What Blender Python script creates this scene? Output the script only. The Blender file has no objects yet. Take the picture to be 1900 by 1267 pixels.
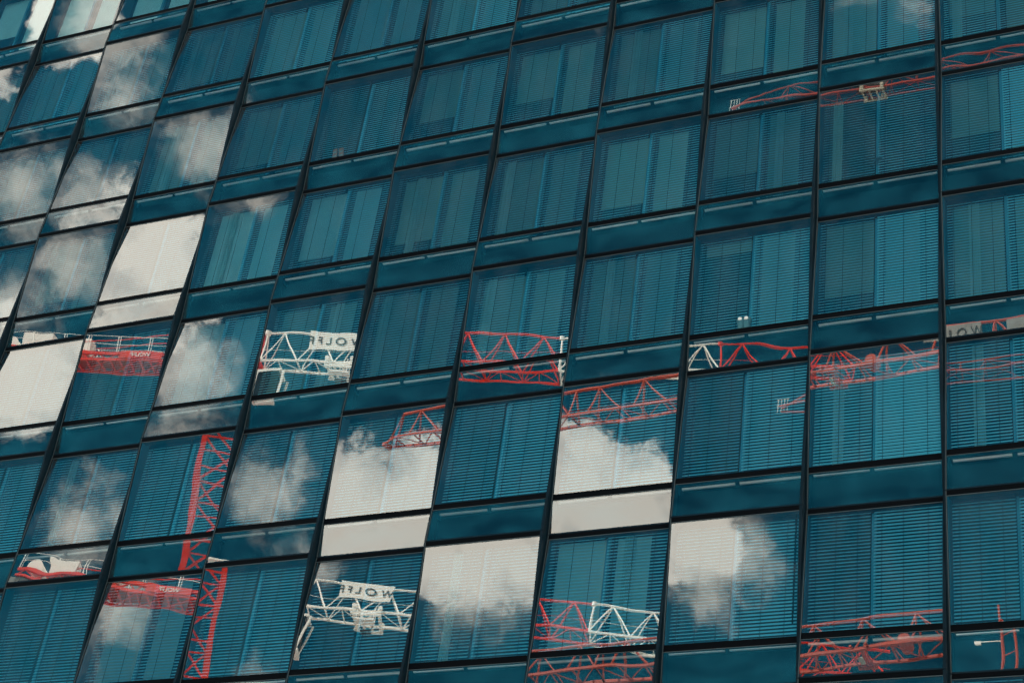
import bpy, math, random
from mathutils import Matrix, Vector
random.seed(7)
scene = bpy.context.scene
COL = scene.collection

# ------------------------------------------------------------------ camera
EYE = 1.7
ZOFF = 25.5874573 + EYE                       # height of the reference floor line above the ground
cam_data = bpy.data.cameras.new('camera')
cam = bpy.data.objects.new('camera', cam_data)
COL.objects.link(cam)
RIGHT = Vector((0.9155824, 0.3828372, 0.1230635))
DOWN = Vector((-0.1305593, 0.5724498, -0.8094786))
FWD = Vector((-0.3803461, 0.7250772, 0.5741079))
cam.matrix_world = Matrix(((RIGHT.x, -DOWN.x, -FWD.x, 16.756298),
                           (RIGHT.y, -DOWN.y, -FWD.y, -29.49884),
                           (RIGHT.z, -DOWN.z, -FWD.z, EYE),
                           (0, 0, 0, 1)))
cam_data.sensor_width = 36.0
cam_data.lens = 3392.71 / 1900 * 36
cam_data.clip_start = 0.1
cam_data.clip_end = 6000
scene.camera = cam

# ------------------------------------------------------------------ exposure
vs = scene.view_settings
vs.view_transform = 'Standard'
vs.look = 'None'
vs.gamma = 1.0
vs.use_curve_mapping = False
vs.exposure = 1.95
scene.render.engine = 'CYCLES'
scene.cycles.max_bounces = 10
scene.cycles.transparent_max_bounces = 16
scene.cycles.glossy_bounces = 4
scene.cycles.caustics_reflective = False
scene.cycles.caustics_refractive = False

# ------------------------------------------------------------------ sun (behind the building, so the facade is in shade)
SUN_EL, SUN_AZ = math.radians(46), math.radians(-48)
sun_dir = Vector((math.sin(SUN_AZ) * math.cos(SUN_EL), math.cos(SUN_AZ) * math.cos(SUN_EL), math.sin(SUN_EL)))
sd = bpy.data.lights.new('sun', 'SUN')
sd.energy = 5.0
sd.angle = math.radians(0.5)
sd.color = (1.0, 0.95, 0.87)
sun = bpy.data.objects.new('sun', sd)
sun.rotation_euler = (-sun_dir).to_track_quat('-Z', 'Y').to_euler()
sun.location = sun_dir * 300
COL.objects.link(sun)

# ------------------------------------------------------------------ sky with drifting cumulus
world = bpy.data.worlds.new('World')
scene.world = world
world.use_nodes = True
wn, wl = world.node_tree.nodes, world.node_tree.links
wn.clear()
def W(t, **kw):
    n = wn.new(t)
    for k, v in kw.items():
        setattr(n, k, v)
    return n
def wmath(op, a, b=None, c=None, clamp=False):
    n = W('ShaderNodeMath', operation=op, use_clamp=clamp)
    for i, x in enumerate((a, b, c)):
        if x is None:
            continue
        if isinstance(x, (int, float)):
            n.inputs[i].default_value = x
        else:
            wl.new(x, n.inputs[i])
    return n.outputs[0]
tc = W('ShaderNodeTexCoord')
DIR = tc.outputs['Generated']
sky = W('ShaderNodeTexSky', sky_type='NISHITA', sun_disc=False)
sky.sun_elevation = SUN_EL
sky.sun_rotation = SUN_AZ
sky.air_density = 1.0
sky.dust_density = 0.6
sky.ozone_density = 2.5
tint = W('ShaderNodeMix', data_type='RGBA', blend_type='MULTIPLY')
tint.inputs[0].default_value = 1.0
wl.new(sky.outputs[0], tint.inputs[6])
tint.inputs[7].default_value = (0.028, 0.29, 0.285, 1)
# direction and angular size of each cloud bank
CUMULUS = [
 (-0.3008, -0.8663, 0.3987, 0.0215, 1.00),
 (-0.4065, -0.8304, 0.3809, 0.0260, 1.00),
 (-0.4276, -0.8201, 0.3802, 0.0200, 1.00),
 (-0.3904, -0.8369, 0.3837, 0.0200, 1.00),
 (-0.4695, -0.7877, 0.3990, 0.0280, 1.00),
 (-0.4360, -0.8053, 0.4017, 0.0309, 1.00),
 (-0.4046, -0.8219, 0.4009, 0.0368, 1.00),
 (-0.3608, -0.8312, 0.4230, 0.0265, 1.00),
 (-0.3361, -0.8459, 0.4141, 0.0280, 1.00),
 (-0.3197, -0.8581, 0.4018, 0.0251, 1.00),
 (-0.3760, -0.8386, 0.3942, 0.0324, 0.90),
 (-0.4692, -0.8000, 0.3741, 0.0265, 0.90),
 (-0.5451, -0.5466, 0.6357, 0.0345, 1.00),
 (-0.6001, -0.5535, 0.5776, 0.0280, 1.00),
 (-0.5518, -0.4323, 0.7132, 0.0180, 1.00),
]
WISPS = [
 (-0.2922, -0.8733, 0.3898, 0.0360, 1.25),
 (-0.3050, -0.8620, 0.4050, 0.0240, 1.20),
 (-0.5372, -0.5921, 0.6006, 0.0300, 1.15),
 (-0.4132, -0.8346, 0.3644, 0.0300, 1.05),
 (-0.3915, -0.8418, 0.3717, 0.0300, 1.05),
 (-0.2998, -0.8801, 0.3682, 0.0240, 0.70),
 (-0.5410, -0.6199, 0.5683, 0.0251, 0.60),
 (-0.5230, -0.6175, 0.5874, 0.0133, 0.40),
 (-0.5114, -0.6540, 0.5575, 0.0280, 0.95),
 (-0.5039, -0.6799, 0.5328, 0.0133, 0.40),
 (-0.5803, -0.6458, 0.4962, 0.0192, 0.48),
 (-0.5969, -0.6477, 0.4734, 0.0206, 0.50),
 (-0.5915, -0.6178, 0.5181, 0.0221, 0.95),
 (-0.5668, -0.6296, 0.5313, 0.0206, 0.80),
 (-0.5252, -0.7962, 0.3004, 0.0206, 0.90),
 (-0.3372, -0.6914, 0.6390, 0.0088, 0.35),
 (-0.3141, -0.7046, 0.6362, 0.0074, 0.35),
 (-0.5646, -0.5067, 0.6515, 0.0236, 0.95),
 (-0.5830, -0.4779, 0.6570, 0.0177, 0.60),
 (-0.5768, -0.6066, 0.5471, 0.0147, 0.50),
 (-0.5962, -0.6056, 0.5271, 0.0177, 0.50),
 (-0.5796, -0.6275, 0.5200, 0.0162, 0.55),
 (-0.5169, -0.6532, 0.5533, 0.0230, 0.60),
 (-0.4903, -0.6539, 0.5762, 0.0147, 0.50),
 (-0.5772, -0.6519, 0.4917, 0.0236, 0.90),
 (-0.4872, -0.6890, 0.5366, 0.0133, 0.60),
 (-0.6060, -0.5218, 0.6004, 0.0177, 0.80),
 (-0.1771, -0.5817, 0.7939, 0.0118, 0.32),
 (-0.1488, -0.5961, 0.7890, 0.0147, 0.34),
]
warp = W('ShaderNodeTexNoise', noise_dimensions='3D')
wl.new(DIR, warp.inputs['Vector'])
warp.inputs['Scale'].default_value = 38
warp.inputs['Detail'].default_value = 6
warp.inputs['Roughness'].default_value = 0.6
sub = W('ShaderNodeVectorMath', operation='SUBTRACT')
wl.new(warp.outputs['Color'], sub.inputs[0])
sub.inputs[1].default_value = (0.5, 0.5, 0.5)
mad = W('ShaderNodeVectorMath', operation='MULTIPLY_ADD')
wl.new(sub.outputs[0], mad.inputs[0])
mad.inputs[1].default_value = (0.022, 0.022, 0.022)
wl.new(DIR, mad.inputs[2])
P = mad.outputs[0]
broad2 = W('ShaderNodeTexNoise', noise_dimensions='3D')
wl.new(DIR, broad2.inputs['Vector'])
broad2.inputs['Scale'].default_value = 19
broad2.inputs['Detail'].default_value = 2
def bank(blobs, grow, lift):
    d = None
    for cx, cy, cz, r, wt in blobs:
        dn = W('ShaderNodeVectorMath', operation='DISTANCE')
        wl.new(P, dn.inputs[0])
        dn.inputs[1].default_value = (cx, cy, cz)
        b = wmath('MULTIPLY_ADD', dn.outputs['Value'], -wt / (r * grow), wt * lift)
        if d is None:
            d = b
        else:
            n = W('ShaderNodeMath', operation='SMOOTH_MAX')
            wl.new(d, n.inputs[0]); wl.new(b, n.inputs[1]); n.inputs[2].default_value = 0.12
            d = n.outputs[0]
    return wmath('MAXIMUM', d, -0.6)
d_cum = bank(CUMULUS, 1.22, 1.12)
d_wisp = bank(WISPS, 1.10, 0.98)
# unseen clouds over the rest of the sky, thickened to brighten the blinds
broad = W('ShaderNodeTexNoise', noise_dimensions='3D')
wl.new(P, broad.inputs['Vector'])
broad.inputs['Scale'].default_value = 3.4
broad.inputs['Detail'].default_value = 3
open_d = W('ShaderNodeVectorMath', operation='DISTANCE')
wl.new(DIR, open_d.inputs[0])
open_d.inputs[1].default_value = (-0.38, -0.68, 0.62)
away = wmath('MULTIPLY_ADD', open_d.outputs['Value'], 2.8, -1.30, clamp=True)
rest = wmath('MULTIPLY', wmath('MULTIPLY_ADD', broad.outputs['Fac'], 6.0, -2.25), away)
rest = wmath('ADD', rest, wmath('MULTIPLY_ADD', away, 0.6, -0.6))
d_cum = wmath('ADD', wmath('MAXIMUM', d_cum, rest), wmath('MULTIPLY_ADD', broad2.outputs['Fac'], 0.6, -0.30))
fine = W('ShaderNodeTexNoise', noise_dimensions='3D')
wl.new(P, fine.inputs['Vector'])
fine.inputs['Scale'].default_value = 60
fine.inputs['Detail'].default_value = 8
fine.inputs['Roughness'].default_value = 0.62
rag = wmath('MULTIPLY_ADD', fine.outputs['Fac'], 1.15, -0.60)
body = W('ShaderNodeTexNoise', noise_dimensions='3D')
wl.new(P, body.inputs['Vector'])
body.inputs['Scale'].default_value = 30
body.inputs['Detail'].default_value = 6
def layer(under, d, lo, hi, p0, p1, c0, c1, top=1.0):
    dd = wmath('ADD', d, rag)
    mr = W('ShaderNodeMapRange', interpolation_type='SMOOTHSTEP')
    wl.new(dd, mr.inputs[0])
    mr.inputs[1].default_value = lo
    mr.inputs[2].default_value = hi
    mr.inputs[4].default_value = top
    ramp = W('ShaderNodeValToRGB')
    wl.new(wmath('ADD', body.outputs['Fac'], wmath('MULTIPLY', dd, 0.40)), ramp.inputs[0])
    ramp.color_ramp.elements[0].position = p0
    ramp.color_ramp.elements[0].color = (*c0, 1)
    ramp.color_ramp.elements[1].position = p1
    ramp.color_ramp.elements[1].color = (*c1, 1)
    mix = W('ShaderNodeMix', data_type='RGBA')
    wl.new(mr.outputs[0], mix.inputs[0])
    wl.new(under, mix.inputs[6])
    wl.new(ramp.outputs[0], mix.inputs[7])
    return mix.outputs[2]
sky_col = layer(tint.outputs[2], d_wisp, -0.05, 0.60, 0.36, 0.98, (0.8, 1.25, 1.45), (7.0, 6.5, 5.8), 0.95)
sky_col = layer(sky_col, d_cum, 0.0, 0.26, 0.34, 0.76, (5.2, 5.1, 4.8), (9.6, 9.0, 8.0))
bg = W('ShaderNodeBackground')
wl.new(sky_col, bg.inputs[0])
bg.inputs[1].default_value = 0.10
wo = W('ShaderNodeOutputWorld')
wl.new(bg.outputs[0], wo.inputs[0])

# ------------------------------------------------------------------ materials
def mat(name, color, rough=0.5, metal=0.0, spec=0.5, noise=0.0, nscale=6.0):
    m = bpy.data.materials.new(name)
    m.use_nodes = True
    nt = m.node_tree
    b = nt.nodes['Principled BSDF']
    b.inputs['Base Color'].default_value = (*color, 1)
    b.inputs['Roughness'].default_value = rough
    b.inputs['Metallic'].default_value = metal
    b.inputs['Specular IOR Level'].default_value = spec
    if noise:
        t = nt.nodes.new('ShaderNodeTexCoord')
        n = nt.nodes.new('ShaderNodeTexNoise')
        n.inputs['Scale'].default_value = nscale
        n.inputs['Detail'].default_value = 6
        nt.links.new(t.outputs['Object'], n.inputs['Vector'])
        r = nt.nodes.new('ShaderNodeValToRGB')
        r.color_ramp.elements[0].position = 0.3
        r.color_ramp.elements[1].position = 0.7
        r.color_ramp.elements[0].color = (*[c * (1 - noise) for c in color], 1)
        r.color_ramp.elements[1].color = (*[min(1, c * (1 + noise)) for c in color], 1)
        nt.links.new(n.outputs['Fac'], r.inputs[0])
        nt.links.new(r.outputs[0], b.inputs['Base Color'])
    return m

def glass(name, tint_col, refl, wave=0.0, back=None, graze=None, film=None):
    """Coated glass: a mirror coat over a tinted see-through body (or over an opaque back-painted body).
    The body passes less light the more slantwise the light goes through it; film is a faint uneven bloom, painting soft reflections on spandrels."""
    m = bpy.data.materials.new(name)
    m.use_nodes = True
    nt = m.node_tree
    nt.nodes.clear()
    N = nt.nodes.new
    L = nt.links.new
    out = N('ShaderNodeOutputMaterial')
    mx = N('ShaderNodeMixShader')
    g = N('ShaderNodeBsdfGlossy')
    g.inputs['Roughness'].default_value = 0.0
    g.inputs['Color'].default_value = (0.98, 0.99, 0.97, 1)
    lw = N('ShaderNodeLayerWeight')
    lw.inputs['Blend'].default_value = 0.5
    oi = N('ShaderNodeObjectInfo')
    tcn = N('ShaderNodeTexCoord')
    sh = N('ShaderNodeCombineXYZ')
    L(oi.outputs['Random'], sh.inputs[0]); L(oi.outputs['Random'], sh.inputs[2])
    ad = N('ShaderNodeVectorMath'); ad.operation = 'MULTIPLY_ADD'
    L(sh.outputs[0], ad.inputs[0])
    ad.inputs[1].default_value = (60, 60, 60)
    L(tcn.outputs['Object'], ad.inputs[2])
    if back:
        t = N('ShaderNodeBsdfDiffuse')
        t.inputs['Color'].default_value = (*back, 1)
    else:
        t = N('ShaderNodeBsdfTransparent')
        t.inputs['Color'].default_value = (*tint_col, 1)
        if graze:
            k = N('ShaderNodeMath'); k.operation = 'MULTIPLY'; k.use_clamp = True
            L(lw.outputs['Facing'], k.inputs[0]); k.inputs[1].default_value = 1.55
            cm = N('ShaderNodeMix'); cm.data_type = 'RGBA'
            L(k.outputs[0], cm.inputs[0])
            cm.inputs[6].default_value = (*tint_col, 1)
            cm.inputs[7].default_value = (*graze, 1)
            v = N('ShaderNodeMapRange')
            L(oi.outputs['Random'], v.inputs[0])
            v.inputs[3].default_value = 0.80; v.inputs[4].default_value = 1.06
            vm = N('ShaderNodeVectorMath'); vm.operation = 'SCALE'
            L(cm.outputs[2], vm.inputs[0]); L(v.outputs[0], vm.inputs['Scale'])
            L(vm.outputs[0], t.inputs['Color'])
    body_out = t.outputs[0]
    if film:
        st = N('ShaderNodeMapping'); st.inputs['Scale'].default_value = (1.6, 1.0, 0.7) if wave < .0025 else (0.8, 1, 1.5)
        L(ad.outputs[0], st.inputs[0])
        fn = N('ShaderNodeTexNoise'); fn.inputs['Scale'].default_value = 1.3; fn.inputs['Detail'].default_value = 7
        L(st.outputs[0], fn.inputs['Vector'])
        fr_ = N('ShaderNodeMapRange'); L(fn.outputs['Fac'], fr_.inputs[0])
        fr_.inputs[1].default_value = 0.35; fr_.inputs[2].default_value = 0.75
        fr_.inputs[4].default_value = film[0]
        df = N('ShaderNodeBsdfDiffuse'); df.inputs['Color'].default_value = (*film[1], 1)
        fm = N('ShaderNodeMixShader')
        L(fr_.outputs[0], fm.inputs[0]); L(body_out, fm.inputs[1]); L(df.outputs[0], fm.inputs[2])
        body_out = fm.outputs[0]
    fr0 = N('ShaderNodeFresnel'); fr0.inputs['IOR'].default_value = 1.5
    ma = N('ShaderNodeMath'); ma.operation = 'MULTIPLY_ADD'; ma.use_clamp = True
    L(fr0.outputs[0], ma.inputs[0])
    ma.inputs[1].default_value = 1.0 if refl else 0.0
    ma.inputs[2].default_value = refl
    L(ma.outputs[0], mx.inputs[0]); L(body_out, mx.inputs[1]); L(g.outputs[0], mx.inputs[2])
    L(mx.outputs[0], out.inputs[0])
    if wave:
        nz = N('ShaderNodeTexNoise')
        nz.inputs['Scale'].default_value = 0.62
        nz.inputs['Detail'].default_value = 1.2
        L(ad.outputs[0], nz.inputs['Vector'])
        bp = N('ShaderNodeBump')
        bp.inputs['Strength'].default_value = 1.0
        bp.inputs['Distance'].default_value = wave
        L(nz.outputs['Fac'], bp.inputs['Height'])
        L(bp.outputs[0], g.inputs['Normal'])
    return m

M = dict(
    frame=mat('dark_blue_aluminium', (0.0015, 0.008, 0.0135), 0.45, 0.0, 0.08, 0.3, 2.0),
    edge_light=mat('lit_edge_grey', (0.035, 0.05, 0.056), 0.45, 0.2, 0.25),  # grey of the frame's lit edges, put into the colour
    gasket=mat('black_gasket', (0.0006, 0.0014, 0.0024), 0.7, 0.0, 0.03),
    glass=glass('coated_window_glass', (0.62, 0.95, 1.0), 0.095, 0.0021, graze=(0.13, 0.34, 0.40), film=(0.02, (0.5, 0.55, 0.55))),
    spandrel=glass('coated_spandrel_glass', (0.92, 0.97, 0.97), 0.085, 0.003, graze=(0.6, 0.75, 0.78), film=(0.12, (0.03, 0.30, 0.42))),  # film paints soft blue reflection gradients onto the spandrel
    clear=glass('clear_glass_edge', (0.96, 0.98, 0.98), 0.0),
    slat=mat('pale_blue_slat', (0.30, 0.82, 1.0), 0.38, 0.1, 0.6),
    rail=mat('white_rail', (0.90, 0.91, 0.91), 0.4),
    tape=mat('dark_ladder_tape', (0.02, 0.03, 0.04), 0.8),
    post=mat('teal_post', (0.05, 0.33, 0.46), 0.4),
    lining=mat('teal_lining', (0.012, 0.13, 0.19), 0.7, 0, 0.2),
    wall=mat('petrol_inner_wall', (0.002, 0.030, 0.055), 0.7, 0, 0.2),
    dark=mat('dark_board', (0.002, 0.008, 0.012), 0.8, 0, 0.1),
    shade_a=mat('pale_roller_shade', (0.56, 0.56, 0.48), 0.8, 0, 0.3, 0.06, 3),
    shade_b=mat('grey_roller_shade', (0.36, 0.38, 0.33), 0.8, 0, 0.3, 0.08, 3),
    shade_d=mat('charcoal_roller_shade', (0.06, 0.075, 0.07), 0.8, 0, 0.3, 0.1, 3),
    curtain=mat('pale_curtain', (0.62, 0.63, 0.56), 0.85, 0, 0.2, 0.08, 4),
    shade_c=mat('white_shade_and_pane_glare', (0.85, 0.85, 0.80), 0.8, 0, 0.3, 0.04, 3),
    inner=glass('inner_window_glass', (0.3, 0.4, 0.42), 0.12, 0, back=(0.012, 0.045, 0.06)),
    concrete=mat('grey_concrete', (0.30, 0.30, 0.28), 0.9, 0, 0.3, 0.25, 1.2),
    gravel=mat('pale_bounce_gravel', (0.36, 0.35, 0.33), 0.95, 0, 0.2, 0.3, 0.4),  # unseen ground, made pale to bounce sunlight up into the blinds
    red=mat('red_crane_paint', (0.74, 0.022, 0.005), 0.5, 0, 0.3, 0.18, 0.9),
    red_dull=mat('dim_red_crane_paint', (0.42, 0.055, 0.03), 0.6, 0, 0.3, 0.2, 0.8),  # dimmer light on the low jib put into a duller red
    red_dark=mat('darkened_red_crane_paint', (0.30, 0.03, 0.022), 0.6, 0, 0.3, 0.25, 0.8),  # shade under the deck put into a darker red; upper jib shares it
    white=mat('white_crane_paint', (0.90, 0.89, 0.84), 0.5, 0, 0.4, 0.05, 0.8),
    cream=mat('cream_machine_paint', (0.36, 0.34, 0.27), 0.5, 0, 0.4, 0.15, 1.5),
    black=mat('black_lettering', (0.01, 0.01, 0.012), 0.6),
    cabglass=mat('dark_cab_glass', (0.003, 0.004, 0.005), 0.1, 0, 0.15),
    ballast=mat('ballast_and_sign_grey', (0.26, 0.27, 0.26), 0.9, 0, 0.3, 0.2, 1.0),
    cable=mat('steel_cable', (0.05, 0.05, 0.055), 0.5, 0.6),
    mug=mat('pale_stoneware', (0.36, 0.40, 0.40), 0.8, 0, 0.1),
    folder=mat('faded_red_cardboard', (0.75, 0.22, 0.16), 0.8),
    lampm=mat('dark_teal_lampshade', (0.01, 0.10, 0.14), 0.5),
)

# ------------------------------------------------------------------ mesh helpers
class MB:
    def __init__(self):
        self.v, self.f, self.mi = [], [], []
    def box(self, x0, x1, y0, y1, z0, z1, mi=0, mx=None):
        b = len(self.v)
        pts = [(x0,y0,z0),(x1,y0,z0),(x1,y1,z0),(x0,y1,z0),(x0,y0,z1),(x1,y0,z1),(x1,y1,z1),(x0,y1,z1)]
        if mx is not None:
            pts = [tuple(mx @ Vector(p)) for p in pts]
        self.v += pts
        for f in ((0,3,2,1),(4,5,6,7),(0,1,5,4),(1,2,6,5),(2,3,7,6),(3,0,4,7)):
            self.f.append(tuple(b + i for i in f)); self.mi.append(mi)
        return self
    def quad(self, *pts, mi=0):
        b = len(self.v)
        self.v += [tuple(p) for p in pts]
        self.f.append(tuple(range(b, b + len(pts)))); self.mi.append(mi)
        return self
    def tube(self, a, b, r, n=6, r2=None, mi=0):
        a, b = Vector(a), Vector(b)
        d = (b - a).normalized()
        s = d.cross(Vector((0, 0, 1)))
        if s.length < 1e-4:
            s = Vector((1, 0, 0))
        s.normalize(); t = d.cross(s)
        k = len(self.v)
        r2 = r if r2 is None else r2
        for c, rr in ((a, r), (b, r2)):
            for i in range(n):
                an = 2 * math.pi * i / n
                self.v.append(tuple(c + s * math.cos(an) * rr + t * math.sin(an) * rr))
        for i in range(n):
            j = (i + 1) % n
            self.f.append((k + i, k + j, k + n + j, k + n + i)); self.mi.append(mi)
        self.f.append(tuple(k + n - 1 - i for i in range(n))); self.mi.append(mi)
        self.f.append(tuple(k + n + i for i in range(n))); self.mi.append(mi)
        return self
    def beam(self, a, b, w, h, mi=0):
        """Square-section bar from a to b."""
        a, b = Vector(a), Vector(b)
        d = (b - a).normalized()
        s = d.cross(Vector((0, 0, 1)))
        if s.length < 1e-4:
            s = Vector((1, 0, 0))
        s.normalize(); t = s.cross(d)
        k = len(self.v)
        for c in (a, b):
            for p, q in ((-1,-1),(1,-1),(1,1),(-1,1)):
                self.v.append(tuple(c + s * p * w / 2 + t * q * h / 2))
        for f in ((0,1,5,4),(1,2,6,5),(2,3,7,6),(3,0,4,7),(3,2,1,0),(4,5,6,7)):
            self.f.append(tuple(k + i for i in f)); self.mi.append(mi)
        return self
    def lathe(self, prof, n=12, c=(0,0,0), mi=0):
        k = len(self.v)
        for r, z in prof:
            for i in range(n):
                a = 2 * math.pi * i / n
                self.v.append((c[0] + r * math.cos(a), c[1] + r * math.sin(a), c[2] + z))
        for q in range(len(prof) - 1):
            for i in range(n):
                j = (i + 1) % n
                self.f.append((k + q*n + i, k + q*n + j, k + (q+1)*n + j, k + (q+1)*n + i)); self.mi.append(mi)
        return self
    def mesh(self, name, *mats):
        me = bpy.data.meshes.new(name)
        me.from_pydata(self.v, [], self.f)
        for m in mats:
            me.materials.append(m)
        if any(self.mi):
            me.polygons.foreach_set('material_index', self.mi)
        me.update()
        return me

def put(name, me, parent=None, loc=(0,0,0), rot=(0,0,0), kind=None, label=None):
    o = bpy.data.objects.new(name, me)
    COL.objects.link(o)
    o.location = loc
    o.rotation_euler = rot
    if parent:
        o.parent = parent
    if kind:
        o['kind'] = kind
    if label:
        o['label'] = label
    return o
def empty(name, loc, rz=0):
    o = bpy.data.objects.new(name, None)
    COL.objects.link(o)
    o.location = loc
    o.rotation_euler = (0, 0, rz)
    o.empty_display_size = 0.5
    return o
def tag(o, label, cat, group=None):
    o['label'] = label; o['category'] = cat
    if group:
        o['group'] = group
    return o

# ------------------------------------------------------------------ ground
g = MB().quad((-1500,-1500,0),(1500,-1500,0),(1500,1500,0),(-1500,1500,0))
put('ground', g.mesh('ground', M['gravel']), kind='structure')

# ------------------------------------------------------------------ building
CW, FH, DEP = 2.7, 3.63877, 0.10283           # bay width, floor height, half swing of the folded skin
TH = math.atan(2 * DEP / FH)
HP = FH / math.cos(TH)
def zu(u, h=HP):                               # fraction of a bay's height below its head -> local z
    return h * (0.5 - u)
ML, MR = 0.050, 0.062
XL, XR = -CW / 2, CW / 2
U_TOP, U_SILL, U_SPAN, U_END = 0.030, 0.743, 0.784, 0.990

building = empty('office_building', (-4.0, 0, 0))
tag(building, 'dark glass office block with folded window bays and venetian blinds', 'building')
core = MB().box(-26, 18, 0.75, 30, 0.0, ZOFF + 5.6 * FH)
put('core_wall', core.mesh('core_wall', M['dark']), building, (4.0, 0, 0))
plinth = MB().box(-26, 18, -0.25, 0.74, 0.0, ZOFF - 4 * FH - 0.12)
put('lower_wall', plinth.mesh('lower_wall', M['frame']), building, (4.0, 0, 0))

# shared meshes of a bay, in the bay's own tilted frame (x across, y inward, z up)
fr = MB()
fr.box(XL + .004, XL + ML, -.016, .20, zu(1) + .004, zu(0) - .004)
fr.box(XR - MR, XR - .004, -.016, .20, zu(1) + .004, zu(0) - .004)
fr.box(XL + ML, XR - MR, -.006, .16, zu(U_TOP), zu(0) - .004)
fr.box(XL + ML, XR - MR, -.006, .16, zu(1) + .004, zu(U_END))
ME_FRAME = fr.mesh('bay_frame', M['frame'])
tr = MB().box(XL + ML, XR - MR, -.005, .06, zu(U_SPAN), zu(U_SILL))
ME_TRANSOM = tr.mesh('transom', M['gasket'])
hd = MB().box(XL + ML, XR - MR, -.018, -.006, zu(U_TOP - .004), zu(0) - .006)
ME_HEAD = hd.mesh('head_gasket', M['gasket'])
et = MB().box(XL + ML - .016, XL + ML - .004, -.021, -.0165, zu(1) + .01, zu(0) - .01)  # pale strips paint in the lit edges of the frame
ME_LIT_V = et.mesh('lit_edge', M['edge_light'])
et = MB().box(XL + ML, XR - MR, -.011, -.0065, zu(U_TOP + .0035), zu(U_TOP - .0005))
ME_LIT_H = et.mesh('lit_edge', M['edge_light'])
et = MB().box(XL + ML, XR - MR, -.0095, -.0055, zu(U_SPAN), zu(U_SPAN - .003))
ME_LIT_T = et.mesh('lit_edge', M['edge_light'])
def pane_mesh(name, h, coat):
    b = MB()
    x0, x1, z0, z1 = XL + ML - .012, XR - MR + .012, -h / 2 - .012, h / 2 + .012
    b.box(x0, x1, 0, .024, z0, z1, 1)
    b.mi[2] = 0                                # the outer face carries the mirror coat
    return b.mesh(name, coat, M['clear'])
H_WIN, H_SPN = HP * (U_SILL - U_TOP), HP * (U_END - U_SPAN)
ME_PANE = pane_mesh('glass_pane', H_WIN, M['glass'])
ME_SPAN = pane_mesh('spandrel_pane', H_SPN, M['spandrel'])
Z_PANE, Z_SPAN = zu((U_SILL + U_TOP) / 2), zu((U_SPAN + U_END) / 2)
ln = MB().box(XL + ML, XL + ML + .02, .03, .50, zu(.757), zu(.002))
ME_LINING_L = ln.mesh('side_lining', M['lining'])
ln = MB().box(XR - MR - .02, XR - MR, .03, .50, zu(.757), zu(.002))
ME_LINING_R = ln.mesh('side_lining', M['lining'])
bx = MB()
bx.box(XL + ML + .02, XR - MR - .02, .175, .50, zu(.768), zu(.758))
bx.box(XL + ML + .02, XR - MR - .02, .03, .50, zu(.9995), zu(.991))
bx.box(XL + ML + .02, XR - MR - .02, .40, .44, zu(.991), zu(.768))
ME_BACK = bx.mesh('spandrel_box', M['dark'])

# pieces that hang plumb behind the skin (building frame, z measured from the bay's middle)
def zb(u):
    return FH * (0.5 - u)
SLAT_Y, XP = 0.215, XL + 0.475 * CW
SPANS = {'l': (XL + .085, XP - .035), 'r': (XP + .035, XR - .095)}
PITCH, SLW = 0.0735, 0.080
def blind_mesh(side, tilt):
    x0, x1 = SPANS[side]
    b = MB()
    t = math.radians(tilt)
    z = zb(.035)
    dy, dz = math.cos(t) * SLW / 2, math.sin(t) * SLW / 2
    cy, cz = math.sin(t) * .006, -math.cos(t) * -.006
    while z > zb(.748):
        # a slat: outer edge low, inner edge high, slightly crowned
        b.quad((x0, SLAT_Y - dy, z - dz), (x1, SLAT_Y - dy, z - dz), (x1, SLAT_Y - cy, z + cz), (x0, SLAT_Y - cy, z + cz))
        b.quad((x0, SLAT_Y - cy, z + cz), (x1, SLAT_Y - cy, z + cz), (x1, SLAT_Y + dy, z + dz), (x0, SLAT_Y + dy, z + dz))
        z -= PITCH
    b.box(x0, x1, SLAT_Y - .04, SLAT_Y + .04, zb(.030), zb(.006), 1)
    return b.mesh('blind', M['slat'], M['wall'])
TILTS = (42, 45, 48, 51, 54, 57, 60, 63, 66, 69, 72, 75)
ME_BLIND = {(s, t): blind_mesh(s, t) for s in 'lr' for t in TILTS}
tp = MB().box(-.004, .004, SLAT_Y - .050, SLAT_Y - .044, zb(.748), zb(.030))
ME_TAPE = tp.mesh('ladder_tape', M['tape'])
ME_POST = MB().box(XP - .035, XP + .035, .30, .38, zb(.757), zb(.0)).mesh('centre_post', M['post'])
IY = 0.40
P1, P2 = (XL + .035 * CW + .06, XL + .445 * CW), (XL + .535 * CW, XL + .805 * CW)
PT, PB = .012, .70
iw = MB()
iw.box(XL + ML + .02, P1[0], IY, IY + .08, zb(.757), zb(0))
iw.box(P1[1], P2[0], IY, IY + .08, zb(.757), zb(0))
iw.box(P2[1], XR - MR - .02, IY, IY + .08, zb(.757), zb(0))
for p in (P1, P2):
    iw.box(p[0], p[1], IY, IY + .08, zb(PT), zb(0))
    iw.box(p[0], p[1], IY, IY + .08, zb(.757), zb(PB))
ME_WALL = iw.mesh('inner_wall', M['wall'])
ME_IPANE = [MB().box(p[0], p[1], IY + .045, IY + .06, zb(PB), zb(PT)).mesh('inner_pane', M['inner']) for p in (P1, P2)]
ME_SHADE = {}
def shade_mesh(i, m, drop):
    k = (i, m, drop)
    if k not in ME_SHADE:
        p = (P1, P2)[i]
        ME_SHADE[k] = MB().box(p[0] + .004, p[1] - .004, IY + .025, IY + .031, zb(PT + (PB - PT) * drop), zb(PT)).mesh('roller_shade', M[m])
    return ME_SHADE[k]
ME_STRIP = [MB().box(a, b, .12, .165, zb(.7885), zb(.7765)).mesh('sill_rail', M['rail'])
            for a, b in ((XL + .13, XP - .05), (XP + .05, XR - .10))]
cu = MB()
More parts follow.
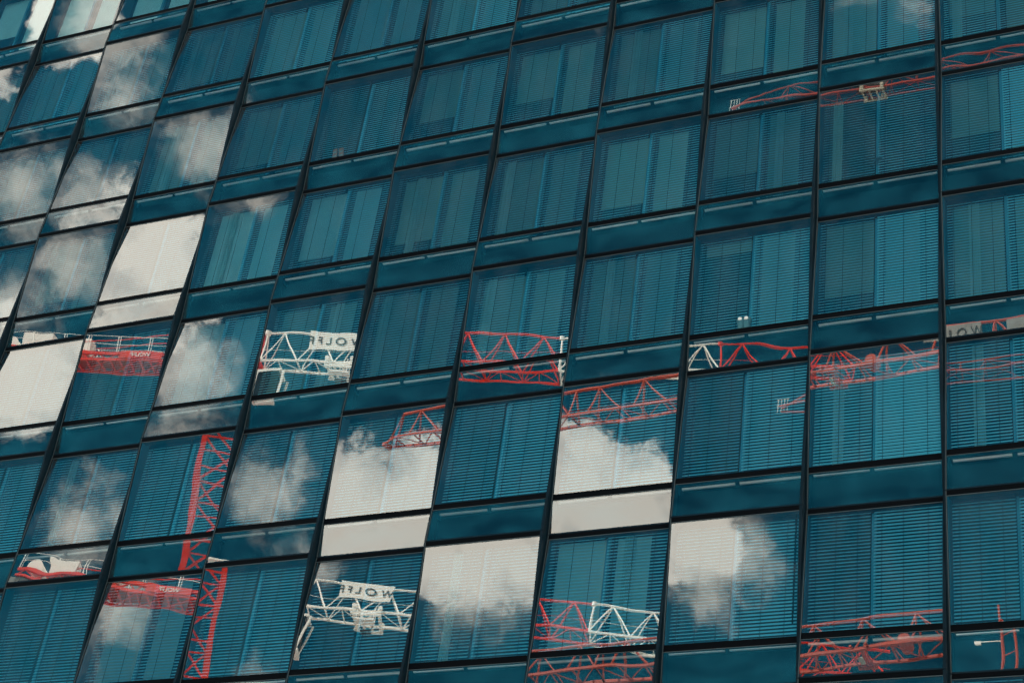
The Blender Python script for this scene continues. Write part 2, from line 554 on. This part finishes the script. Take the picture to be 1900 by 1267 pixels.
for q in range(5):
    cu.box(XL + q * .045, XL + q * .045 + .036, IY - .03 - .012 * (q % 2), IY - .005, zb(PB), zb(PT))
ME_CURTAIN = cu.mesh('curtain', M['curtain'])

VIEW = {-5: (-8, -2), -4: (-8, -2), -3: (-8, 3), -2: (-8, 5), -1: (-7, 5), 0: (-7, 5), 1: (-6, 5), 2: (-6, 5), 3: (-3, 5)}
PANE_TURN = {(-2, 2): -.0050}
SPAN_TILT = {(2, -2): .0030, (4, -2): .0045, (0, 0): -.0040}            # panes that sit a hair askew
OPEN = {(-7, -4), (-6, -4), (-5, -4), (-4, -4), (-4, -5), (-5, -5), (-6, -5)}     # blinds drawn up
CLOSED_L = {(3, 1): 6, (3, 2): 3, (4, 2): 4, (2, 1): -5, (-3, -1): -4}
CLOSED_R = {(-3, -1): 8, (2, 0): 7, (2, 1): 12, (3, 0): 7, (3, 1): 8, (1, 0): 6, (4, -1): 12, (3, 2): 3}
for j, (k0, k1) in VIEW.items():
    for k in range(k0, k1 + 1):
        A = (k + j) % 2 == 0
        th = TH if A else -TH
        zc = ZOFF - (j + .5) * FH
        unit = put('window_bay', ME_FRAME, building, (k * CW + CW / 2 + 4.0, 0, zc), (th, 0, 0))
        if (k, j) in OPEN:
            unit['label'] = 'window bay with its blinds drawn up, pale inner windows showing'
        put('transom', ME_TRANSOM, unit)
        put('head_gasket', ME_HEAD, unit)
        put('lit_edge', ME_LIT_V, unit)
        put('lit_edge', ME_LIT_H, unit)
        put('lit_edge', ME_LIT_T, unit)
        jit = lambda s: random.gauss(0, s)
        put('glass_pane', ME_PANE, unit, (0, 0, Z_PANE), (jit(.0013), 0, PANE_TURN.get((k, j), jit(.0013))))
        put('spandrel_pane', ME_SPAN, unit, (0, 0, Z_SPAN), (SPAN_TILT.get((k, j), jit(.0014)), 0, jit(.0012)))
        put('side_lining', ME_LINING_L, unit)
        put('side_lining', ME_LINING_R, unit)
        put('spandrel_box', ME_BACK, unit)
        plumb = (-th, 0, 0)
        for i in (0, 1):
            put('sill_rail', ME_STRIP[i], unit, rot=plumb)
        put('centre_post', ME_POST, unit, rot=plumb)
        put('inner_wall', ME_WALL, unit, rot=plumb)
        r = random.random()
        sm = 'shade_a' if r < .5 else ('shade_b' if r < .8 else ('shade_d' if r < .93 else 'shade_c'))
        if j > 0 and r < .75:
            sm = 'shade_d'
        elif j == 0 and r < .45:
            sm = 'shade_b'
        for i in (0, 1):
            put('inner_pane', ME_IPANE[i], unit, rot=plumb)
            m_ = 'shade_c' if (k, j) in OPEN else sm  # white sheets stand in for bright sky mirrored in the inner panes
            drop = random.choice((1, 1, 1, .97, .8, .66)) if i == 0 else random.choice((1, 1, 1, .9))
            if (k, j) == (2, 0) and i == 0:
                drop = .12
            if (k, j) == (3, 0) and i == 0:
                drop = .76
            put('roller_shade', shade_mesh(i, m_, drop), unit, rot=plumb)
        if random.random() < .38 and (k, j) not in OPEN:
            put('curtain', ME_CURTAIN, unit, (random.choice((.25, .42, .50, 1.62)), 0, 0), plumb)
        if (k, j) == (2, 2):
            pc = MB().box(-.012, .012, .105, .12, zb(.66), zb(.02))
            for q in range(24):
                zz = zb(.05 + q * .026)
                pc.box(-.02, .02, .10, .125, zz - .018, zz + .018)
            put('pull_cord', pc.mesh('pull_cord', M['gasket']), unit, (CW * .435, 0, 0), plumb)
        if (k, j) not in OPEN:
            for s in 'lr':
                # the slats stand a little more closed the higher the floor
                sight = math.degrees(math.atan((9.48 - (j + .4) * 1.348) / 10.93))
                if j < 0:
                    t = sight + (random.choice((5, 7, 9)) if s == 'l' else random.choice((8, 10, 12)))
                else:
                    t = sight + (random.choice((9, 11, 13)) if s == 'l' else random.choice((13, 15, 18))) + (4 if j > 0 else 0)
                if (k, j) in CLOSED_L:
                    t += CLOSED_L[(k, j)]
                if s == 'r' and (k, j) in CLOSED_R:
                    t += CLOSED_R[(k, j)]
                t = min(TILTS, key=lambda q: abs(q - t))
                put('blind', ME_BLIND[(s, t)], unit, rot=plumb, kind='stuff')
                x0, x1 = SPANS[s]
                for q in (.12, .44, .80):
                    d = (x0 + (x1 - x0) * q) * 1.0
                    put('ladder_tape', ME_TAPE, unit, (d, 0, 0), plumb)

# ------------------------------------------------------------------ small things behind the glass
def bay_point(k, j, xf, y, u):
    return (k * CW + xf * CW, y, ZOFF - (j + u) * FH)
SILL = .758
for xf, lab in ((.425, 'white tapered pot on a window sill, left one of the two by the centre post'),
                (.475, 'white tapered pot on a window sill, right one of the two by the centre post')):
    p = MB().lathe([(.0, 0), (.055, 0), (.075, .25), (.10, .27), (.10, .33), (.085, .33), (.06, .05), (0, .05)], 14)
    o = put('plant_pot', p.mesh('plant_pot', M['mug']), None, bay_point(2, 0, xf, .125, SILL))
    tag(o, lab, 'pot', 'white pots on the window sill')
for xf, a, lab in ((.28, -.12, 'faded red cardboard file leaning on a window sill, left of the pair'),
                   (.355, -.20, 'faded red cardboard file leaning on a window sill, right of the pair')):
    p = MB().box(-.06, .06, -.02, .02, 0, .40)
    for q in (.12, .26):
        p.box(-.045, .045, -.024, -.020, q, q + .04, 1)
    o = put('file_box', p.mesh('file_box', M['folder'], M['shade_b']), None, bay_point(-2, -2, xf, .11, SILL), (0, a, 0))
    tag(o, lab, 'file', 'red files on the window sill')
lamp = empty('table_lamp', bay_point(3, -1, .49, .325, SILL))
tag(lamp, 'table lamp with dark teal dome shade silhouetted behind a blind', 'lamp')
put('lamp_base', MB().lathe([(0, 0), (.06, 0), (.06, .02), (.012, .03), (.012, .62), (0, .62)], 12).mesh('lamp_base', M['cable']), lamp)
put('lamp_shade', MB().lathe([(.16, .56), (.15, .64), (.11, .71), (.05, .745), (0, .75)], 18).mesh('lamp_shade', M['lampm']), lamp)

# ------------------------------------------------------------------ tower cranes (behind the camera, seen mirrored in the glass)
def lattice_mast(h, w, r, z0=0.0, panel=2.2, m='red'):
    b = MB()
    s = w / 2
    cs = [(-s, -s), (s, -s), (s, s), (-s, s)]
    for x, y in cs:
        b.beam((x, y, z0), (x, y, h), r * 2, r * 2)
    n = int(round((h - z0) / panel))
    for i in range(n):
        za, zb_ = z0 + (h - z0) * i / n, z0 + (h - z0) * (i + 1) / n
        for c in range(4):
            a, d = cs[c], cs[(c + 1) % 4]
            b.beam((*a, zb_), (*d, zb_), r * .6, r * .6)
            if (i + c) % 2:
                b.beam((*a, za), (*d, zb_), r * .75, r * .75)
            else:
                b.beam((*d, za), (*a, zb_), r * .75, r * .75)
    return b.mesh('mast', M[m])
def jib_section(L, zl, zt, w, m, r=.075, step=2.75, ntruss=False, end=True):
    """Triangular jib section: two lower chords, one upper chord, braces. Origin at its root end."""
    b = MB()
    s = w / 2
    b.tube((0, 0, zt), (L, 0, zt), r * 1.25, 8)
    for y in (-s, s):
        b.beam((0, y, zl), (L, y, zl), r * 2, r * 2)
    n = max(1, int(round(L / step)))
    st = L / n
    for i in range(n):
        xa, xm, xb = i * st, (i + .5) * st, (i + 1) * st
        for y in (-s, s):
            if ntruss:
                b.tube((xm, 0, zt), (xm + .12 * st, y, zl), r * .8, 6)
                b.tube((xm, 0, zt), (xa - .12 * st if i else xa, y, zl), r * .55, 6)
            else:
                b.tube((xa, y, zl), (xm, 0, zt), r * .75, 6)
                b.tube((xm, 0, zt), (xb, y, zl), r * .75, 6)
        b.beam((xa, -s, zl), (xa, s, zl), r, r)
        b.beam((xm, -s, zl), (xm, s, zl), r, r)
        b.tube((xa, -s, zl), (xm, s, zl), r * .5, 5)
        b.tube((xm, s, zl), (xb, -s, zl), r * .5, 5)
    b.beam((L, -s, zl), (L, s, zl), r, r)
    if end:
        for y in (-s, s):
            b.tube((.03, y, zl), (.03, 0, zt), r * .8, 6)
    # walkway cable along the jib
    b.tube((0, s * .4, zl + (zt - zl) * .42), (L, s * .4, zl + (zt - zl) * .42), r * .25, 4)
    return b.mesh('jib_section', M[m])
def text_mesh(txt, size, m, depth=.02):
    cu = bpy.data.curves.new('lettering', 'FONT')
    cu.body = txt
    cu.size = size
    cu.extrude = depth
    cu.align_x = 'CENTER'
    cu.align_y = 'CENTER'
    o = bpy.data.objects.new('tmp', cu)
    COL.objects.link(o)
    dg = bpy.context.evaluated_depsgraph_get()
    me = bpy.data.meshes.new_from_object(o.evaluated_get(dg))
    bpy.data.objects.remove(o)
    bpy.data.curves.remove(cu)
    me.materials.clear()
    me.materials.append(M[m])
    me.name = 'lettering'
    return me
def sign(root, x, z, y, face, size=(3.9, 1.15), m='white'):
    b = MB().box(-size[0] / 2, size[0] / 2, -.03, .03, -size[1] / 2, size[1] / 2)
    o = put('sign_board', b.mesh('sign_board', M[m]), root, (x, y, z))
    t = text_mesh('W O L F F', size[0] * .236, 'black')
    # lettering stands on the side that faces the glass
    rot = (math.pi / 2, 0, math.pi) if face > 0 else (math.pi / 2, 0, 0)
    put('lettering', t, o, (0, face * .05, -.02), rot)
    return o
def trolley_on(root, x, zl, w, m='cream', hook=1.0):
    b = MB()
    s = w / 2 + .18
    for y in (-s, s):
        b.box(-1.1, 1.1, y - .09, y + .09, -.42, -.22)
        for q in (-.9, .9):
            b.box(q - .16, q + .16, y - .12, y + .12, -.22, .30)
            b.tube((q, y - .16, .2), (q, y + .16, .2), .17, 10)
    for q in (-.9, -.3, .3, .9):
        b.box(q - .07, q + .07, -s, s, -.40, -.26)
    t = put('trolley', b.mesh('trolley', M[m]), root, (x, 0, zl))
    if m == 'red_dull':
        t.scale = (.45, 1, .55)
        bk = MB().box(-.2, .3, -.3, .3, -.65, -.45)
        put('hook_block', bk.mesh('hook_block', M['cream']), t)
        return t
    if m == 'cream':
        bk = MB()
        for q in (-.7, .7):
            bk.tube((q, 0, -.3), (q, 0, -.95), .06, 6)
            bk.box(q - .12, q + .12, -.1, .1, -1.15, -.85)
        put('hook_block', bk.mesh('hook_block', M['cream']), t)
        return t
    c = MB().box(-.55, .75, s - .1, s + .55, -1.1, -.95)
    for q in (-.5, .7):
        for y in (s - .08, s + .53):
            c.tube((q, y, -1.0), (q, y, -.1), .035, 5)
    put('service_basket', c.mesh('service_basket', M['white'] if m == 'cream' else M[m]), t)
    h = MB()
    for q in (-.45, .45):
        h.tube((q, 0, -.35), (q * .6, 0, -.95), .03, 5)
    h.box(-.34, .34, -.09, .09, -1.25, -.85)
    for q in (-.2, .2):
        h.tube((q, -.14, -1.05), (q, .14, -1.05), .19, 12)
    h.tube((0, 0, -1.25), (0, 0, -1.5), .06, 6)
    h.tube((0, 0, -1.5), (.16, 0, -1.62), .05, 6)
    put('hook_block', h.mesh('hook_block', M['cable']), t)
    return t

# --- the near red crane with white jib sections and a sign
ZL, ZT = 40.1 + ZOFF, 42.85 + ZOFF
c1 = empty('tower_crane', (-51.75, -65.0, 0), math.atan2(-.33, .943))
tag(c1, 'bright red tower crane with white jib sections, sign board and white cab', 'crane', 'tower cranes mirrored in the glass')
put('mast', lattice_mast(ZL - 2.4, 2.5, .185, panel=2.5), c1, (-.3, 0, 0), (0, 0, math.radians(-16)))
sl = MB().lathe([(1.35, 0), (1.35, .5), (1.15, .5), (1.15, 1.1), (0, 1.1)], 18)
put('slewing_ring', sl.mesh('slewing_ring', M['red']), c1, (0, 0, ZL - 2.4))
hf = MB()
for x in (-1.0, 1.0):
    for y in (-.85, .85):
        hf.beam((x, y, ZL - 1.3), (x, y, ZL + .1), .22, .22)
hf.box(-1.3, 1.3, -1.0, 1.0, ZL - .1, ZL + .12)
hf.beam((1.0, 0, ZL), (1.0, 0, ZT), .2, .2)
put('tower_head', hf.mesh('tower_head', M['red']), c1)
x = 1.25
for L, m in ((11.0, 'white'), (11.0, 'red'), (11.2, 'white'), (9.5, 'red')):
    put('jib_section', jib_section(L, ZL, ZT, 1.75, m), c1, (x, 0, 0))
    nd = MB().lathe([(0, -.2), (.2, -.16), (.2, .16), (0, .2)], 10)
    put('joint', nd.mesh('joint', M[m]), c1, (x, 0, ZT))
    x += L
sign(c1, 6.6, ZT - .85, .62, 1, (3.9, 1.5))
trolley_on(c1, 7.2, ZL, 1.75, 'white')
cb = MB()
cb.box(-.85, .85, -.75, .75, 3.15, 3.35); cb.box(-.85, .85, -.75, .75, .35, .6)
for px_, py_ in ((-.8, -.7), (.8, -.7), (.8, .7), (-.8, .7)):
    cb.beam((px_ * (.8 if px_ > 0 else 1), py_, .6), (px_ + (.25 if px_ > 0 else 0), py_, 3.15), .14, .14)
cab = put('cab', cb.mesh('cab', M['white']), c1, (2.35, .9, ZL - 4.5))
cg = MB().box(-.76, .70, -.68, .68, .62, 3.13)
put('cab_window', cg.mesh('cab_window', M['cabglass']), cab)
# counter-jib
cj = MB()
for y in (-1.0, 1.0):
    cj.box(-18.4, -1.1, y - .09, y + .09, .22, .45)
    cj.box(-18.4, -1.1, y - .07, y + .07, -.30, -.14)
    for i in range(14):
        xa = -18.3 + i * 1.22
        cj.beam((xa, y, -.2), (xa + .61, y, .25), .07, .07); cj.beam((xa + .61, y, .25), (xa + 1.22, y, -.2), .07, .07)
for i in range(22):
    xx = -18.2 + i * .78
    cj.box(xx - .05, xx + .05, -.90, .90, -.25, -.10)

for i in range(8):
    xa = -18.0 + i * 2.1
    cj.tube((xa, -.9, -.2), (xa + 2.1, .9, -.2), .06, 5)
cjo = put('counter_jib', cj.mesh('counter_jib', M['red']), c1, (0, 0, ZL - .5))
dk = MB().box(-18.2, -1.2, -.90, .90, -.06, -.02)
put('deck', dk.mesh('deck', M['red_dark']), cjo)
np = MB().box(-8.8, -5.6, 1.095, 1.13, -.12, .5)
put('name_plate', np.mesh('name_plate', M['red']), cjo)
t = text_mesh('WOLFF', .5, 'white')
put('lettering', t, cjo, (-7.2, 1.155, .17), (math.pi / 2, 0, math.pi))
gr = MB()
for y in (-1.05, 1.05):
    for xx in (-18.3, -15.8, -13.4, -11.2, -9.2, -6.6, -4.2, -1.6):
        gr.tube((xx, y, .4), (xx, y, 1.75), .035, 5)
        gr.tube((xx + .18, y, .4), (xx + .18, y, 1.75), .02, 5)
    for z in (1.1, 1.75):
        gr.tube((-18.3, y, z), (-1.6, y, z), .022, 5)
put('guard_rail', gr.mesh('guard_rail', M['white']), cjo)
wh = MB().box(-16.5, -14.3, -.6, .6, .45, 1.9)
wh.tube((-17.4, -.55, 1.0), (-17.4, .55, 1.0), .55, 14)
wh.box(-11.9, -11.2, -.5, .5, .45, 1.75)
put('winch', wh.mesh('winch', M['white']), cjo)
ec = MB().box(-4.9, -3.3, -.7, .5, .45, 2.75)
ec.box(-5.0, -3.2, -.8, .6, 2.75, 2.9)
put('control_cabinet', ec.mesh('control_cabinet', M['white']), cjo)
for i in range(6):
    w_ = MB().box(-.36, .36, -.85, .85, -2.3, -.33)
    put('ballast_slab', w_.mesh('ballast_slab', M['ballast']), cjo, (-18.6 + i * .80, 0, 0))
st = MB()
for y in (-.5, .5):
    st.tube((1.0, y, ZT), (-15.5, y, ZL + .4), .04, 5)
put('stay_bar', st.mesh('stay_bar', M['red']), c1)

# --- the long dull red crane passing close across the right half
c2 = empty('tower_crane', (14.5, -55.0, 0), math.atan2(-.068, -.998))
tag(c2, 'dull red tower crane with a sign board near its mast, long low jib', 'crane', 'tower cranes mirrored in the glass')
ZL2, ZT2 = 27.15 + ZOFF, 29.2 + ZOFF
put('mast', lattice_mast(ZL2 - 1.2, 1.8, .13, panel=1.9, m='red_dull'), c2)
sl = MB().lathe([(1.2, 0), (1.2, .5), (1.0, .5), (1.0, 1.3), (0, 1.3)], 18)
put('slewing_ring', sl.mesh('slewing_ring', M['red_dull']), c2, (0, 0, ZL2 - 1.3))
x = 1.0
for L in (11.8, 11.8, 11.8, 11.6):
    put('jib_section', jib_section(L, ZL2, ZT2, 1.5, 'red_dull', .075, 2.65, True), c2, (x, 0, 0))
    x += L
tipm = MB()
tipm.beam((0, -.75, ZL2), (.9, -.4, ZL2 - .15), .14, .14); tipm.beam((0, .75, ZL2), (.9, .4, ZL2 - .15), .14, .14)
tipm.beam((0, 0, ZT2), (.55, -.5, ZL2), .12, .12); tipm.beam((0, 0, ZT2), (.55, .5, ZL2), .12, .12)
tipm.beam((.9, -.5, ZL2 - .15), (.9, .5, ZL2 - .15), .25, .25)
put('jib_tip', tipm.mesh('jib_tip', M['red_dull']), c2, (x, 0, 0))
sign(c2, 13.6, ZT2 - .72, -.45, -1, (3.0, 1.0), 'ballast')  # board takes the ballast grey, putting its shade into the colour
trolley_on(c2, 20.3, ZL2, 1.5, 'red_dull')
dw = MB().lathe([(0, -.4), (.34, -.4), (.34, .4), (0, .4)], 14)
put('hoist_drum', dw.mesh('hoist_drum', M['red_dull']), c2, (18.1, 0, ZL2 + .45), (math.pi / 2, 0, 0))
cbx = MB().box(9.2, 10.6, -.62, -.5, ZL2 + .4, ZL2 + 1.7)
put('notice_panel', cbx.mesh('notice_panel', M['ballast']), c2)
cj2 = MB()
for y in (-.8, .8):
    cj2.box(-12, -.9, y - .09, y + .09, -.1, .4)
for i in range(12):
    cj2.box(-11.8 + i, -11.7 + i, -.75, .75, -.05, .05)
cjo2 = put('counter_jib', cj2.mesh('counter_jib', M['red_dull']), c2, (0, 0, ZL2))
for i in range(4):
    w_ = MB().box(-.36, .36, -.7, .7, -2.4, -.12)
    put('ballast_slab', w_.mesh('ballast_slab', M['ballast']), cjo2, (-11.4 + i * .8, 0, 0))

# --- the tall red crane further up
c3 = empty('tower_crane', (19.0, -69.1, 0), math.atan2(.03, -1.0))
tag(c3, 'tall red tower crane with cream trolley on a slender jib, highest of the three', 'crane', 'tower cranes mirrored in the glass')
ZL3, ZT3 = 56.5 + ZOFF, 57.75 + ZOFF
put('mast', lattice_mast(ZL3 - 1.2, 1.9, .13, panel=2.0, m='red_dull'), c3)
sl = MB().lathe([(1.2, 0), (1.2, .5), (1.0, .5), (1.0, 1.3), (0, 1.3)], 18)
put('slewing_ring', sl.mesh('slewing_ring', M['red_dull']), c3, (0, 0, ZL3 - 1.3))
x = 1.0
for L in (10.6, 10.6, 10.6):
    put('jib_section', jib_section(L, ZL3, ZT3, 1.3, 'red_dark', .045, 3.2, True), c3, (x, 0, 0))
    x += L
tm = MB()
tm.beam((0, 0, ZT3), (2.3, 0, ZL3 + .05), .09, .09)
for y in (-.65, .65):
    tm.beam((0, y, ZL3), (2.4, y * .4, ZL3), .10, .10)
put('jib_tip', tm.mesh('jib_tip', M['red_dark']), c3, (x, 0, 0))
pf = MB()
for q in range(4):
    pf.tube((2.0 + q * .22, .3, ZL3), (2.0 + q * .22, .3, ZL3 + 1.1), .02, 4)
pf.tube((1.9, .3, ZL3 + 1.1), (2.75, .3, ZL3 + 1.1), .02, 4); pf.tube((1.9, .3, ZL3 + .55), (2.75, .3, ZL3 + .55), .02, 4)
put('tip_rail', pf.mesh('tip_rail', M['white']), c3, (x, 0, 0))
trolley_on(c3, 25.3, ZL3, 1.3).scale = (.75, .8, .6)
wc = MB().box(24.5, 26.4, -.5, .5, ZL3 + .35, ZL3 + 1.15)
put('winch', wc.mesh('winch', M['cable']), c3)
cj3 = MB()
for y in (-.7, .7):
    cj3.box(-12, -.9, y - .09, y + .09, -.1, .4)
for i in range(12):
    cj3.box(-11.8 + i, -11.7 + i, -.65, .65, -.05, .05)
cjo3 = put('counter_jib', cj3.mesh('counter_jib', M['red_dull']), c3, (0, 0, ZL3))
for i in range(4):
    w_ = MB().box(-.36, .36, -.6, .6, -2.4, -.12)
    put('ballast_slab', w_.mesh('ballast_slab', M['ballast']), cjo3, (-11.4 + i * .8, 0, 0))

# --- slim red hoist mast standing beyond the cranes
hm = empty('hoist_mast', (-1.7, -83.0, 0))
tag(hm, 'slim red hoist mast with a small white floodlight on its side arm', 'hoist')
HZ = 24.0 + ZOFF
p = MB().tube((0, 0, 0), (0, 0, HZ), .13, 8, .07)
p.tube((.75, 0, 0), (.75, 0, HZ - 1.6), .09, 8)
z = 1.0
while z < HZ - 2:
    p.tube((0, 0, z), (.75, 0, z + .35), .035, 5)
    z += 1.2
p.tube((.75, 0, HZ - 1.6), (0, 0, HZ - .9), .06, 6)
put('pole', p.mesh('pole', M['red_dull']), hm)
fl = MB().tube((0, 0, 0), (-1.1, 0, .1), .035, 5)
fl.box(-1.5, -1.1, -.08, .12, -.08, .12)
put('floodlight', fl.mesh('floodlight', M['white']), hm, (0, 0, HZ - 2.6))
